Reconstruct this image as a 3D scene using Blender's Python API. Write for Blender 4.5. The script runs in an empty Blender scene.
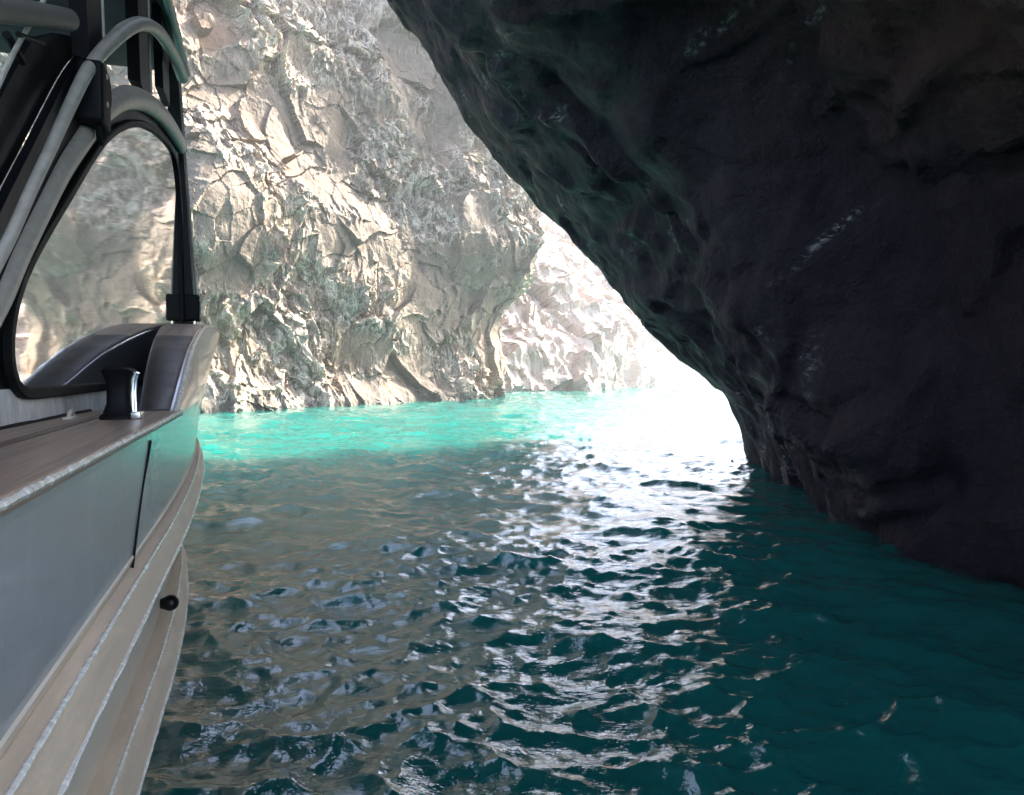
import bpy, bmesh, math, random
import numpy as np
from mathutils import Vector, Matrix

random.seed(7)
scene = bpy.context.scene
COL = scene.collection
W, H, F = 1024, 795, 740.0
CAM_Z = 2.2
HORIZON = 368.0
PITCH = math.atan((H / 2 - HORIZON) / F)

# ------------------------------------------------------------------ camera
cam_d = bpy.data.cameras.new("camera")
cam_d.sensor_fit = 'HORIZONTAL'
cam_d.sensor_width = 36.0
cam_d.lens = F / W * 36.0
cam_d.clip_start = 0.05
cam_d.clip_end = 5000
cam = bpy.data.objects.new("camera", cam_d)
COL.objects.link(cam)
cam.location = (0, 0, CAM_Z)
cam.rotation_euler = (math.radians(90) - PITCH, 0, 0)
scene.camera = cam

# ------------------------------------------------------------------ sky, sun, exposure
SUN_AZ = math.radians(57)      # to the right of the view direction (+Y)
SUN_EL = math.radians(42)
world = bpy.data.worlds.new("World")
scene.world = world
world.use_nodes = True
wn = world.node_tree
wn.nodes.clear()
wo = wn.nodes.new('ShaderNodeOutputWorld')
bg = wn.nodes.new('ShaderNodeBackground')
sky = wn.nodes.new('ShaderNodeTexSky')
sky.sky_type = 'NISHITA'
sky.sun_disc = False
sky.sun_elevation = SUN_EL
sky.sun_rotation = SUN_AZ
sky.dust_density = 3.0
sky.air_density = 0.75
sky.ozone_density = 0.2
bg.inputs['Strength'].default_value = 0.15
wn.links.new(sky.outputs[0], bg.inputs['Color'])
wn.links.new(bg.outputs[0], wo.inputs['Surface'])

sun_d = bpy.data.lights.new("sun", 'SUN')
sun_d.energy = 3.8
sun_d.angle = math.radians(0.5)
sun_d.color = (1.0, 0.93, 0.83)
sun = bpy.data.objects.new("sun", sun_d)
COL.objects.link(sun)
to_sun = Vector((math.sin(SUN_AZ) * math.cos(SUN_EL), math.cos(SUN_AZ) * math.cos(SUN_EL), math.sin(SUN_EL)))
sun.rotation_euler = (-to_sun).to_track_quat('-Z', 'Y').to_euler()
sun.location = to_sun * 200

vs = scene.view_settings
vs.view_transform = 'Standard'
vs.look = 'None'
vs.exposure = 3.1
vs.gamma = 1.0
vs.use_curve_mapping = False
scene.cycles.max_bounces = 8
scene.cycles.diffuse_bounces = 4
scene.cycles.glossy_bounces = 4
scene.cycles.use_denoising = True
scene.cycles.sample_clamp_indirect = 6.0
scene.cycles.caustics_reflective = False
scene.cycles.caustics_refractive = False

# ------------------------------------------------------------------ numpy noise
_rng = np.random.RandomState(11)
_perm = _rng.permutation(256).astype(np.int32)
_perm = np.concatenate([_perm, _perm, _perm])
_g = _rng.normal(size=(256, 3)).astype(np.float32)
_g /= np.linalg.norm(_g, axis=1, keepdims=True)

def perlin(P):
    P = np.asarray(P, dtype=np.float32)
    i = np.floor(P).astype(np.int32)
    f = P - i
    u = f * f * f * (f * (f * 6 - 15) + 10)
    i &= 255
    out = 0
    for dx in (0, 1):
        wx = u[..., 0] if dx else 1 - u[..., 0]
        for dy in (0, 1):
            wy = u[..., 1] if dy else 1 - u[..., 1]
            for dz in (0, 1):
                wz = u[..., 2] if dz else 1 - u[..., 2]
                h = _perm[_perm[_perm[(i[..., 0] + dx) & 255] + ((i[..., 1] + dy) & 255)] + ((i[..., 2] + dz) & 255)]
                g = _g[h]
                d = g[..., 0] * (f[..., 0] - dx) + g[..., 1] * (f[..., 1] - dy) + g[..., 2] * (f[..., 2] - dz)
                out = out + wx * wy * wz * d
    return out * 1.5

def fbm(P, octv=4, lac=2.03, gain=0.5):
    a, s, t = 1.0, 0.0, 0.0
    Q = np.array(P, dtype=np.float32)
    for k in range(octv):
        s = s + a * perlin(Q + 17.3 * k)
        Q = Q * lac
        a *= gain
    return s

def ridged(P, octv=4, lac=2.1, gain=0.55, sharp=2.0):
    a, s, w = 1.0, 0.0, 1.0
    Q = np.array(P, dtype=np.float32)
    for k in range(octv):
        n = (1 - np.abs(perlin(Q + 9.1 * k)) * 1.6).clip(0, 1) ** sharp
        n = n * w
        w = (n * 1.6).clip(0, 1)
        s = s + a * n
        Q = Q * lac
        a *= gain
    return s

def worley(P, seed=3):
    """distance to the nearest and second nearest feature point, and a random number of the nearest cell"""
    P = np.asarray(P, dtype=np.float32)
    i0 = np.floor(P).astype(np.int32)
    d1 = np.full(P.shape[:-1], 9.0, np.float32)
    d2 = d1.copy()
    cid = np.zeros(P.shape[:-1], np.float32)
    for dx in (-1, 0, 1):
        for dy in (-1, 0, 1):
            for dz in (-1, 0, 1):
                c = i0 + np.array([dx, dy, dz], np.int32)
                h = (c[..., 0] * 374761393 + c[..., 1] * 668265263 + c[..., 2] * 2147483 + seed * 7919) & 0x7fffffff
                h = ((h ^ (h >> 13)) * 1274126177) & 0x7fffffff
                rx = (h & 1023) / 1023.0
                ry = ((h >> 10) & 1023) / 1023.0
                rz = ((h >> 20) & 1023) / 1023.0
                d = np.sqrt((c[..., 0] + rx - P[..., 0]) ** 2 + (c[..., 1] + ry - P[..., 1]) ** 2 + (c[..., 2] + rz - P[..., 2]) ** 2)
                near = d < d1
                d2 = np.where(near, d1, np.minimum(d2, d))
                cid = np.where(near, rx * 0.5 + ry * 0.5, cid)
                d1 = np.where(near, d, d1)
    return d1, d2, cid

def facets(P, seed, steep=1.0):
    """angular broken rock: every cell of a cellular pattern is a plane of its own tilt"""
    P = np.asarray(P, dtype=np.float32)
    i0 = np.floor(P).astype(np.int32)
    best = np.full(P.shape[:-1], 9.0, np.float32)
    out = np.zeros(P.shape[:-1], np.float32)
    for dx in (-1, 0, 1):
        for dy in (-1, 0, 1):
            for dz in (-1, 0, 1):
                c = i0 + np.array([dx, dy, dz], np.int32)
                h = (c[..., 0] * 374761393 + c[..., 1] * 668265263 + c[..., 2] * 2147483 + seed * 7919) & 0x7fffffff
                h = ((h ^ (h >> 13)) * 1274126177) & 0x7fffffff
                r3 = [(h & 1023) / 1023.0, ((h >> 10) & 1023) / 1023.0, ((h >> 20) & 1023) / 1023.0]
                o = [P[..., k] - (c[..., k] + r3[k]) for k in range(3)]
                d = np.sqrt(o[0] ** 2 + o[1] ** 2 + o[2] ** 2)
                g = [(r3[(k + 1) % 3] * 7.3 % 1 - 0.5) * 2 for k in range(3)]
                v = steep * (o[0] * g[0] + o[1] * g[1] + o[2] * g[2]) + (r3[0] * 5.1 % 1 - 0.5) * 0.35
                near = d < best
                out = np.where(near, v, out)
                best = np.where(near, d, best)
    return out

def smooth(a, b, x):
    t = np.clip((x - a) / (b - a), 0, 1)
    return t * t * (3 - 2 * t)

def catmull(pts, n):
    pts = np.array(pts, float)
    p = np.vstack([2 * pts[0] - pts[1], pts, 2 * pts[-1] - pts[-2]])
    out = []
    m = len(pts) - 1
    for t in np.linspace(0, m - 1e-6, n):
        k = int(t)
        u = t - k
        a, b, c, d = p[k], p[k + 1], p[k + 2], p[k + 3]
        out.append(0.5 * ((2 * b) + (c - a) * u + (2 * a - 5 * b + 4 * c - d) * u * u + (3 * b - a - 3 * c + d) * u ** 3))
    return np.array(out)

def arclen_resample(P, n=None, step=None):
    d = np.concatenate([[0], np.cumsum(np.linalg.norm(np.diff(P, axis=0), axis=1))])
    if n is None:
        n = int(d[-1] / step) + 1
    t = np.linspace(0, d[-1], n)
    return np.stack([np.interp(t, d, P[:, k]) for k in range(P.shape[1])], 1)

def grid_normals(V):
    du = np.gradient(V, axis=0)
    dv = np.gradient(V, axis=1)
    n = np.cross(du, dv)
    return n / (np.linalg.norm(n, axis=2, keepdims=True) + 1e-9)

def grid_object(name, V, mat, attrs=None, smooth_shade=False, flip=False):
    nu, nv = V.shape[:2]
    me = bpy.data.meshes.new(name)
    idx = np.arange(nu * nv).reshape(nu, nv)
    q = np.stack([idx[:-1, :-1], idx[1:, :-1], idx[1:, 1:], idx[:-1, 1:]], -1).reshape(-1, 4)
    if flip:
        q = q[:, ::-1]
    nf = len(q)
    me.vertices.add(nu * nv)
    me.vertices.foreach_set('co', V.reshape(-1).astype(np.float32))
    me.loops.add(nf * 4)
    me.loops.foreach_set('vertex_index', q.reshape(-1).astype(np.int32))
    me.polygons.add(nf)
    me.polygons.foreach_set('loop_start', (np.arange(nf) * 4).astype(np.int32))
    me.polygons.foreach_set('loop_total', np.full(nf, 4, np.int32))
    me.polygons.foreach_set('use_smooth', np.full(nf, smooth_shade, bool))
    for k, v in (attrs or {}).items():
        a = me.attributes.new(k, 'FLOAT', 'POINT')
        a.data.foreach_set('value', v.reshape(-1).astype(np.float32))
    me.update(calc_edges=True)
    me.materials.append(mat)
    o = bpy.data.objects.new(name, me)
    COL.objects.link(o)
    return o

# ------------------------------------------------------------------ material helpers
class NT:
    def __init__(self, name):
        self.m = bpy.data.materials.new(name)
        self.m.use_nodes = True
        self.t = self.m.node_tree
        self.bsdf = self.t.nodes['Principled BSDF']
        self.out = self.t.nodes['Material Output']
    def n(self, kind, **kw):
        nd = self.t.nodes.new(kind)
        for k, v in kw.items():
            if k.startswith('i_'):
                nd.inputs[k[2:].replace('_', ' ')].default_value = v
            else:
                setattr(nd, k, v)
        return nd
    def l(self, a, b):
        self.t.links.new(a, b)
    def pos(self, scale=(1, 1, 1)):
        tc = self.n('ShaderNodeTexCoord')
        mp = self.n('ShaderNodeMapping')
        mp.inputs['Scale'].default_value = scale
        self.l(tc.outputs['Object'], mp.inputs['Vector'])
        return mp.outputs['Vector']
    def noise(self, vec, scale, detail=6, rough=0.55, dist=0.0):
        nd = self.n('ShaderNodeTexNoise')
        nd.inputs['Scale'].default_value = scale
        nd.inputs['Detail'].default_value = detail
        nd.inputs['Roughness'].default_value = rough
        nd.inputs['Distortion'].default_value = dist
        self.l(vec, nd.inputs['Vector'])
        return nd.outputs['Fac']
    def ramp(self, fac, stops):
        r = self.n('ShaderNodeValToRGB')
        cr = r.color_ramp
        while len(cr.elements) < len(stops):
            cr.elements.new(0.5)
        for e, (p, c) in zip(cr.elements, stops):
            e.position = p
            e.color = (c[0], c[1], c[2], 1) if not isinstance(c, (int, float)) else (c, c, c, 1)
        self.l(fac, r.inputs['Fac'])
        return r.outputs['Color']
    def mix(self, fac, a, b, mode='MIX'):
        m = self.n('ShaderNodeMix', data_type='RGBA', blend_type=mode)
        ins = [s for s in m.inputs if s.enabled or True]
        A = m.inputs[6]; B = m.inputs[7]
        if isinstance(fac, (int, float)):
            m.inputs[0].default_value = fac
        else:
            self.l(fac, m.inputs[0])
        for s, v in ((A, a), (B, b)):
            if isinstance(v, tuple):
                s.default_value = (v[0], v[1], v[2], 1)
            else:
                self.l(v, s)
        return m.outputs[2]
    def math(self, op, a, b=None):
        m = self.n('ShaderNodeMath', operation=op)
        for k, v in ((0, a), (1, b)):
            if v is None:
                continue
            if isinstance(v, (int, float)):
                m.inputs[k].default_value = v
            else:
                self.l(v, m.inputs[k])
        return m.outputs[0]
    def attr(self, name):
        a = self.n('ShaderNodeAttribute', attribute_name=name)
        return a.outputs['Fac']
    def bump(self, height, strength=0.5, dist=0.05, normal=None):
        b = self.n('ShaderNodeBump')
        b.inputs['Strength'].default_value = strength
        b.inputs['Distance'].default_value = dist
        self.l(height, b.inputs['Height'])
        if normal is not None:
            self.l(normal, b.inputs['Normal'])
        return b.outputs['Normal']
    def set(self, **kw):
        for k, v in kw.items():
            s = self.bsdf.inputs[k.replace('_', ' ')]
            if isinstance(v, tuple):
                s.default_value = (v[0], v[1], v[2], 1) if s.type == 'RGBA' else v
            elif isinstance(v, (int, float)):
                s.default_value = v
            else:
                self.l(v, s)
        return self.m

def cliff_material():
    t = NT("cliff_rock")
    p = t.pos()
    big = t.noise(p, 0.22, 5, 0.6, 0.4)
    fine = t.noise(p, 2.6, 8, 0.65, 0.3)
    c = t.ramp(big, [(0.3, (0.080, 0.062, 0.045)), (0.5, (0.102, 0.080, 0.060)), (0.72, (0.126, 0.101, 0.076))])
    c = t.mix(0.35, c, t.ramp(fine, [(0.3, 0.28), (0.5, 0.5), (0.7, 0.72)]), 'OVERLAY')
    # ochre lichen, reddish iron stains, wet foot
    c = t.mix(t.math('MULTIPLY', t.attr('lichen'), 0.5), c, (0.26, 0.185, 0.10))
    c = t.mix(t.math('MULTIPLY', t.attr('iron'), 0.5), c, (0.24, 0.135, 0.08))
    c = t.mix(t.math('MULTIPLY', t.attr('wet'), 0.85), c, (0.05, 0.05, 0.043))
    # thin pale veins down the face: sun-caught ridge lines painted into the colour
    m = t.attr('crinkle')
    def lit_line(scale, vec, width, dist):
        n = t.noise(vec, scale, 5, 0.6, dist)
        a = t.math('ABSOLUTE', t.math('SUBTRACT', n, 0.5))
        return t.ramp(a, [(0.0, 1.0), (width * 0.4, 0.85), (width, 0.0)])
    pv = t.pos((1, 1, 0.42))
    v1 = lit_line(0.75, pv, 0.022, 0.9)
    v2 = lit_line(1.6, pv, 0.034, 0.6)
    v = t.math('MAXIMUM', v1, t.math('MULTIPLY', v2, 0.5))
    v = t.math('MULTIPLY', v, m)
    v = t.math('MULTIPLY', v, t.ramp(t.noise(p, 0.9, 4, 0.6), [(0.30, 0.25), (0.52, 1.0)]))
    v = t.math('MAXIMUM', v, t.math('MULTIPLY', t.attr('crust_glint'), 0.55))
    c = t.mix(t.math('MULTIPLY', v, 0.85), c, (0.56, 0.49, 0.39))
    h = t.math('ADD', t.noise(p, 3.5, 9, 0.62, 0.6), t.math('MULTIPLY', v, 0.6))
    b1 = t.bump(h, 0.6, 0.16)
    b2 = t.bump(t.noise(p, 14, 6, 0.6), 0.3, 0.04, b1)
    return t.set(Base_Color=c, Roughness=0.85, Normal=b2, **{'Specular_IOR_Level': 0.25})

def cave_material():
    t = NT("cave_rock")
    p = t.pos()
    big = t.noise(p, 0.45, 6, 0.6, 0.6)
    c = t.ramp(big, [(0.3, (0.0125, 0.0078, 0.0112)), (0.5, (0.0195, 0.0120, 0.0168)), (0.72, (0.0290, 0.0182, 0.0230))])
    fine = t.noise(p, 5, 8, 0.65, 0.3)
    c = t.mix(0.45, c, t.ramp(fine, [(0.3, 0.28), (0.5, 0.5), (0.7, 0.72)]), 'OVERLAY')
    c = t.mix(t.math('MULTIPLY', t.attr('brown'), 0.8), c, (0.085, 0.034, 0.023))
    c = t.mix(t.math('MULTIPLY', t.attr('crust_glint'), t.ramp(t.noise(t.pos((0.7, 0.5, 1.3)), 13, 8, 0.75, 0.3), [(0.50, 0.0), (0.57, 0.9)])), c, (0.30, 0.29, 0.27))
    b1 = t.bump(t.noise(p, 2.2, 10, 0.68, 0.3), 0.9, 0.32)
    b2 = t.bump(t.noise(p, 11, 6, 0.65), 0.7, 0.06, b1)
    r = t.ramp(t.noise(p, 1.3, 4), [(0.35, 0.38), (0.65, 0.75)])
    return t.set(Base_Color=c, Roughness=r, Normal=b2, **{'Specular_IOR_Level': 0.25})

def far_material():
    t = NT("pale_rock")
    p = t.pos((1, 1, 0.45))
    c = t.ramp(t.noise(p, 0.35, 8, 0.62, 0.8), [(0.3, (0.24, 0.185, 0.15)), (0.5, (0.34, 0.285, 0.245)), (0.7, (0.41, 0.365, 0.325))])
    b1 = t.bump(t.noise(p, 1.6, 8, 0.65, 0.5), 0.8, 0.5)
    return t.set(Base_Color=c, Roughness=0.85, Normal=b1)

def water_material():
    t = NT("sea_water")
    p = t.pos()
    c = t.ramp(t.noise(p, 0.12, 3, 0.5, 0.3), [(0.35, (0.004, 0.090, 0.079)), (0.65, (0.006, 0.125, 0.102))])
    n1 = t.noise(t.pos((0.6, 1.3, 1)), 5.0, 5, 0.6, 0.3)
    n2 = t.noise(p, 13.0, 3, 0.55, 0.3)
    b1 = t.bump(n1, 0.35, 0.05)
    b2 = t.bump(n2, 0.5, 0.016, b1)
    return t.set(Base_Color=c, Roughness=0.035, Normal=b2, IOR=1.68, Subsurface_Weight=1.0, Subsurface_Radius=(0.25, 2.6, 3.0), Subsurface_Scale=5.5)

# ------------------------------------------------------------------ the sea
def ocean_tile(N, L, lam, wind, spread, slope, seed, chop=0.9):
    rng = np.random.RandomState(seed)
    k1 = np.fft.fftfreq(N, L / N) * 2 * np.pi
    kx, ky = np.meshgrid(k1, k1, indexing='ij')
    k = np.hypot(kx, ky)
    k[0, 0] = 1e-6
    kp = 2 * np.pi / lam
    ang = np.arctan2(ky, kx) - wind
    D = np.abs(np.cos(ang)) ** spread * np.where(np.cos(ang) > 0, 1.0, 0.35) + 0.06
    P = np.exp(-(kp / k) ** 2) / k ** 3.9 * D * np.exp(-(k * 0.018) ** 2)
    P[0, 0] = 0
    h = np.sqrt(P) * (rng.normal(size=k.shape) + 1j * rng.normal(size=k.shape))
    z = np.real(np.fft.ifft2(h))
    sx = np.real(np.fft.ifft2(1j * kx * h)); sy = np.real(np.fft.ifft2(1j * ky * h))
    s = slope / np.sqrt((sx ** 2 + sy ** 2).mean())
    dx = np.real(np.fft.ifft2(-1j * kx / k * h)); dy = np.real(np.fft.ifft2(-1j * ky / k * h))
    return z * s, -dx * s * chop, -dy * s * chop, L, N

def sample_tile(tile, X, Y):
    z, dx, dy, L, N = tile
    u = (X / L) % 1 * N
    v = (Y / L) % 1 * N
    i = np.floor(u).astype(int); j = np.floor(v).astype(int)
    fu, fv = u - i, v - j
    i %= N; j %= N
    i2, j2 = (i + 1) % N, (j + 1) % N
    r = []
    for a in (z, dx, dy):
        r.append((a[i, j] * (1 - fu) + a[i2, j] * fu) * (1 - fv) + (a[i, j2] * (1 - fu) + a[i2, j2] * fu) * fv)
    return r

def build_water():
    th = np.concatenate([np.linspace(-180, -46, 60, endpoint=False), np.linspace(-46, 46, 560, endpoint=False), np.linspace(46, 180, 61)])
    r = np.concatenate([[0.02, 0.5, 1.0, 1.4], 1.7 * np.exp(np.linspace(0, math.log(170 / 1.7), 640)), [260, 500, 1200, 3000]])
    R, T = np.meshgrid(r, np.radians(th), indexing='ij')
    X, Y = R * np.sin(T), R * np.cos(T)
    t1 = ocean_tile(512, 26.0, 2.2, math.radians(232), 2.2, 0.19, 5, 1.1)
    t2 = ocean_tile(512, 8.1, 0.5, math.radians(252), 1.0, 0.17, 8, 1.0)
    z1, a1, b1 = sample_tile(t1, X, Y)
    c, s = math.cos(0.6), math.sin(0.6)
    z2, a2, b2 = sample_tile(t2, X * c + Y * s, -X * s + Y * c)
    f1 = 1 - smooth(120, 200, R)
    f2 = 1 - smooth(25, 60, R)
    t3 = ocean_tile(256, 41.0, 5.5, math.radians(215), 3.0, 0.075, 13, 1.0)
    z3, a3, b3 = sample_tile(t3, X, Y)
    z1 = z1 + z3; a1 = a1 + a3; b1 = b1 + b3
    gust = 0.5 + 0.95 * smooth(-0.4, 0.4, fbm(np.stack([X / 7, Y / 7, 0 * X + 3.3], -1), 2))
    f2 = f2 * gust
    V = np.stack([X + a1 * f1 + (a2 * c - b2 * s) * f2, Y + b1 * f1 + (a2 * s + b2 * c) * f2, z1 * f1 + z2 * f2], -1)
    o = grid_object('water', V, water_material(), smooth_shade=True, flip=True)
    o['kind'] = 'structure'
    return o
build_water()

# ------------------------------------------------------------------ left cliff
def build_cliff():
    path = catmull([(-95, -5), (-62, 14), (-34, 27), (-16.5, 36.5), (-9.5, 43.5), (-4.5, 49.5), (-1.6, 54), (-1.6, 58.5), (-6, 64), (-20, 76), (-45, 92)], 600)
    path = arclen_resample(path, n=4000)
    # dense where the photo looks at it
    w = np.where((path[:, 1] > 32) & (path[:, 0] > -26) & (path[:, 1] < 62), 1.0, 0.22)
    cw = np.concatenate([[0], np.cumsum(w[:-1])])
    t = np.linspace(0, cw[-1], 1000)
    path = np.stack([np.interp(t, cw, path[:, k]) for k in range(2)], 1)
    tan = np.gradient(path, axis=0)
    tan /= np.linalg.norm(tan, axis=1, keepdims=True)
    nrm = np.stack([tan[:, 1], -tan[:, 0]], 1)      # towards the water
    z = np.concatenate([np.linspace(-2.5, 24, 420, endpoint=False), np.linspace(24, 44, 60)])
    S, Z = np.meshgrid(np.arange(len(path)), z, indexing='ij')
    X = path[S, 0]; Y = path[S, 1]
    # leaning: the far corner leans out over the exit, the upper wall leans back
    end = smooth(46, 55, Y) * smooth(-14, -3, X)
    out = 4.6 * end * smooth(3.5, 12.5, Z)
    back = 0.10 * Z + 0.28 * np.clip(Z - 11, 0, None) * (1 - end)
    V = np.stack([X + out - nrm[S, 0] * back, Y - nrm[S, 1] * back, Z], -1)
    N = np.stack([nrm[S, 0], nrm[S, 1], np.full_like(X, 0.1)], -1)
    P = V.copy()
    warp = np.stack([fbm(P / 5 + 3.1, 3), fbm(P / 5 + 7.7, 3), fbm(P / 5 + 13.9, 3)], -1)
    # slabs: tilted facets of a cellular pattern
    Q = (P + warp * 1.6) / np.array([5.5, 5.5, 4.2])
    d1, d2, cid = worley(Q)
    slab = (cid - 0.5) * 2.2 - d1 * 0.5
    edge = 1 - smooth(0.0, 0.10, d2 - d1)
    mask = 0.12 + 0.88 * smooth(-0.2, 0.2, fbm(P / 6.5 + 31, 3) + 0.2 * smooth(8, 1, Z))     # where the rock is crinkled, elsewhere smooth slab
    mask = np.maximum(mask, 0.45 * edge)
    # crinkles run down to the left
    dirv = (P[..., 0] * 0.62 + P[..., 1] * 0.62)
    cr = np.stack([dirv * 0.85 + Z * 0.14, P[..., 0] * 0.3 - P[..., 1] * 0.3, Z * 0.27 - dirv * 0.1], -1) + warp * 0.75
    rg = ridged(cr * 1.15, 5, 2.1, 0.6, 4.0)
    rg2 = ridged(cr * 2.8 + 5, 4, 2.1, 0.62, 3.0)
    w2 = warp * 0.5
    fa = facets((P + w2 * 1.5) / np.array([3.4, 3.4, 4.6]), 21)
    fb = facets((P + w2) / np.array([1.25, 1.25, 1.9]), 33)
    fc = facets((P + w2 * 0.5) / np.array([0.5, 0.5, 0.75]), 47)
    d = 1.5 * fbm(P / 11, 3) + slab * 0.25 + 0.75 * fa + (0.25 + 0.75 * mask) * 0.42 * fb + mask * (0.22 * fc + 0.24 * rg + 0.04 * rg2) + 0.05 * fbm(P * 1.2, 3)
    d = d + 0.5 * smooth(2.0, 0.0, Z)
    V = V + N * d[..., None]
    crust_glint = 0.9 * mask * smooth(0.8, 1.2, rg + 0.2 * rg2) + 0.35 * mask * smooth(0.85, 1.2, rg2)  # ridge tops painted pale, as if catching the sun
    crust_glint = np.clip(crust_glint, 0, 1)
    lichen = smooth(0.05, 0.55, fbm(P / 4.5 + 51, 4) + 0.25 * smooth(-13, -19, P[..., 0])) * mask
    iron = smooth(0.15, 0.6, fbm(P / 5 + 71, 3) + 0.2 * smooth(15, 22, Z) - 0.15)
    wet = smooth(1.0, 0.15, Z + 0.5 * fbm(P * 0.9, 3))
    o = grid_object('rock_cliff', V, cliff_material(), {'crust_glint': crust_glint, 'crinkle': mask, 'lichen': lichen, 'iron': iron, 'wet': wet})
    o['kind'] = 'structure'
build_cliff()

# ------------------------------------------------------------------ overhanging cave rock on the right
def build_cave():
    prof = [(6.6, -4), (5.9, -1.2), (5.5, 0), (4.95, 1.3), (4.16, 2.04), (2.99, 3.09), (2.06, 4.14), (0.89, 5.43), (0, 6.6), (-0.98, 7.76), (-1.9, 9.4),
            (-2.85, 10.8), (-3.3, 12.2), (-2.9, 13.8), (-1.2, 15.6), (4, 18), (14, 20.5), (50, 22)]
    prof = arclen_resample(catmull(prof, 700), n=2000)
    # finer where seen
    w = np.where(prof[:, 1] < 13, 1.0, 0.12); w[prof[:, 0] > 3.5 * np.ones(len(prof))] *= np.where(prof[prof[:, 0] > 3.5][:, 1] > 15, 0.5, 1)
    cw = np.concatenate([[0], np.cumsum(w[:-1])])
    t = np.linspace(0, cw[-1], 330)
    prof = np.stack([np.interp(t, cw, prof[:, k]) for k in range(2)], 1)
    tan = np.gradient(prof, axis=0); tan /= np.linalg.norm(tan, axis=1, keepdims=True)
    nout = np.stack([tan[:, 1], -tan[:, 0]], 1)    # into the rock (right / up)
    nout = np.where((prof[:, 1] > 12.3)[:, None], np.array([[1.0, -0.2]]), nout)
    # smooth the direction so the end rounds evenly
    for _ in range(60):
        nout[1:-1] = (nout[:-2] + nout[1:-1] * 2 + nout[2:]) / 4
    # along Y: straight then a rounded lip, then back into the mass
    ys, off = [], []
    for o_ in np.linspace(45, 3, 40, endpoint=False):
        ys.append(-0.8 + 0.5 * (o_ - 3)); off.append(o_)
    for a in np.linspace(math.pi / 2, 0, 24, endpoint=False):
        ys.append(2.2 - 3.0 * math.sin(a)); off.append(3.0 * (1 - math.cos(a)))
    for y in np.linspace(2.2, 16.6, 300, endpoint=False):
        ys.append(y); off.append(0)
    for a in np.linspace(0, math.pi / 2, 60, endpoint=False):
        ys.append(16.6 + 3.0 * math.sin(a)); off.append(3.0 * (1 - math.cos(a)))
    for o_ in np.linspace(3.0, 45, 90) :
        ys.append(19.6 + 0.2 * (o_ - 3)); off.append(o_)
    ys, off = np.array(ys), np.array(off)
    I, J = np.meshgrid(np.arange(len(ys)), np.arange(len(prof)), indexing='ij')
    X = prof[J, 0] + nout[J, 0] * off[I]
    Z = prof[J, 1] + nout[J, 1] * off[I]
    far = (ys > 15)[I] * smooth(0.9, 3.5, off)[I]
    Y = ys[I] + far * (1.5 + 4.5 * np.clip(0.35 + fbm(np.stack([J * 0.03, 0 * J, 0 * J + 0.5], -1), 4) * 1.2, 0, 1.4))  # unseen spurs added on the far face to break up its shadow edge
    V = np.stack([X, Y, Z], -1)
    P = V.copy()
    endf = smooth(0.0, 6.0, off)[I]
    N = np.stack([-nout[J, 0] * (1 - endf), endf * np.sign(Y - 7), -nout[J, 1] * (1 - endf)], -1)   # out of the rock
    N /= np.linalg.norm(N, axis=2, keepdims=True) + 1e-9
    warp = np.stack([fbm(P / 4 + 3.1, 3), fbm(P / 4 + 7.7, 3), fbm(P / 4 + 13.9, 3)], -1)
    d1, d2, cid = worley((P + warp * 1.3) / np.array([3.6, 5.0, 3.0]), 9)
    keep = smooth(16.5, 11.0, Y)                    # calm relief near the lip so its outline stays put
    relief = 0.8 * fbm(P / 6 + 2, 3) + 0.5 * ((cid - 0.5) * 1.6 - d1 * 0.6)
    # the vaulted recess in the middle of the wall, its rim overhead and to the right
    vx = (Y - 6.9) / 2.7; vz = (Z - 3.9) / 2.4
    recess = smooth(1.25, 0.55, np.sqrt(vx ** 2 + vz ** 2))
    relief = relief * (1 - 0.6 * recess) * (0.25 + 0.75 * smooth(0.3, 4.0, Z)) - 1.9 * recess
    rg = ridged((P + warp * 0.8) / np.array([2.2, 3.0, 2.2]), 5, 2.1, 0.55, 2)
    fa = facets((P + warp * 0.6) / np.array([2.2, 2.8, 2.0]), 5)
    fb = facets((P + warp * 0.4) / np.array([0.8, 1.0, 0.75]), 15)
    d = relief * (0.22 + 0.6 * keep) + (0.30 * fa + 0.15 * fb) * (0.4 + 0.6 * keep) + 0.12 * (rg - 0.6) * (0.35 + 0.65 * keep) + 0.05 * fbm(P * 2.3, 4)
    d = d + 0.75 * np.exp(-((Y - 10.3) / 2.6) ** 2) * smooth(3.5, 0.3, Z)
    for _ in range(1):
        d[1:-1] = (d[:-2] + 2 * d[1:-1] + d[2:]) / 4
        d[:, 1:-1] = (d[:, :-2] + 2 * d[:, 1:-1] + d[:, 2:]) / 4
    V = V + N * d[..., None]
    fl = ridged(np.stack([P[..., 0] * 0.5 + warp[..., 0], P[..., 1] * 0.45 + warp[..., 1], P[..., 2] * 1.5 + 0.6 * warp[..., 2]], -1) + 40, 3, 2.2, 0.6, 5.0)
    crust_glint = smooth(0.75, 1.15, fl + 0.35 * fbm(P * 1.6 + 4, 3)) * smooth(0.0, 0.3, fbm(P / 2.2 + 60, 3))
    # pale streaks at the water's edge
    crust_glint = np.clip(crust_glint + 0.9 * smooth(0.1, 0.45, fbm(np.stack([P[..., 0] * 0.9, P[..., 1] * 2.4, P[..., 2] * 0.9], -1) + 9, 3)) * smooth(2.2, 0.2, Z) * smooth(10.5, 13, Y) * smooth(18, 15, Y), 0, 1)
    brown = smooth(9.0, 5.0, Y + 1.2 * warp[..., 0] * 2) * smooth(1.2, 4, Z)
    o = grid_object('cave_wall', V, cave_material(), {'crust_glint': crust_glint, 'brown': brown}, flip=True)
    o['kind'] = 'structure'
build_cave()

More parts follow.
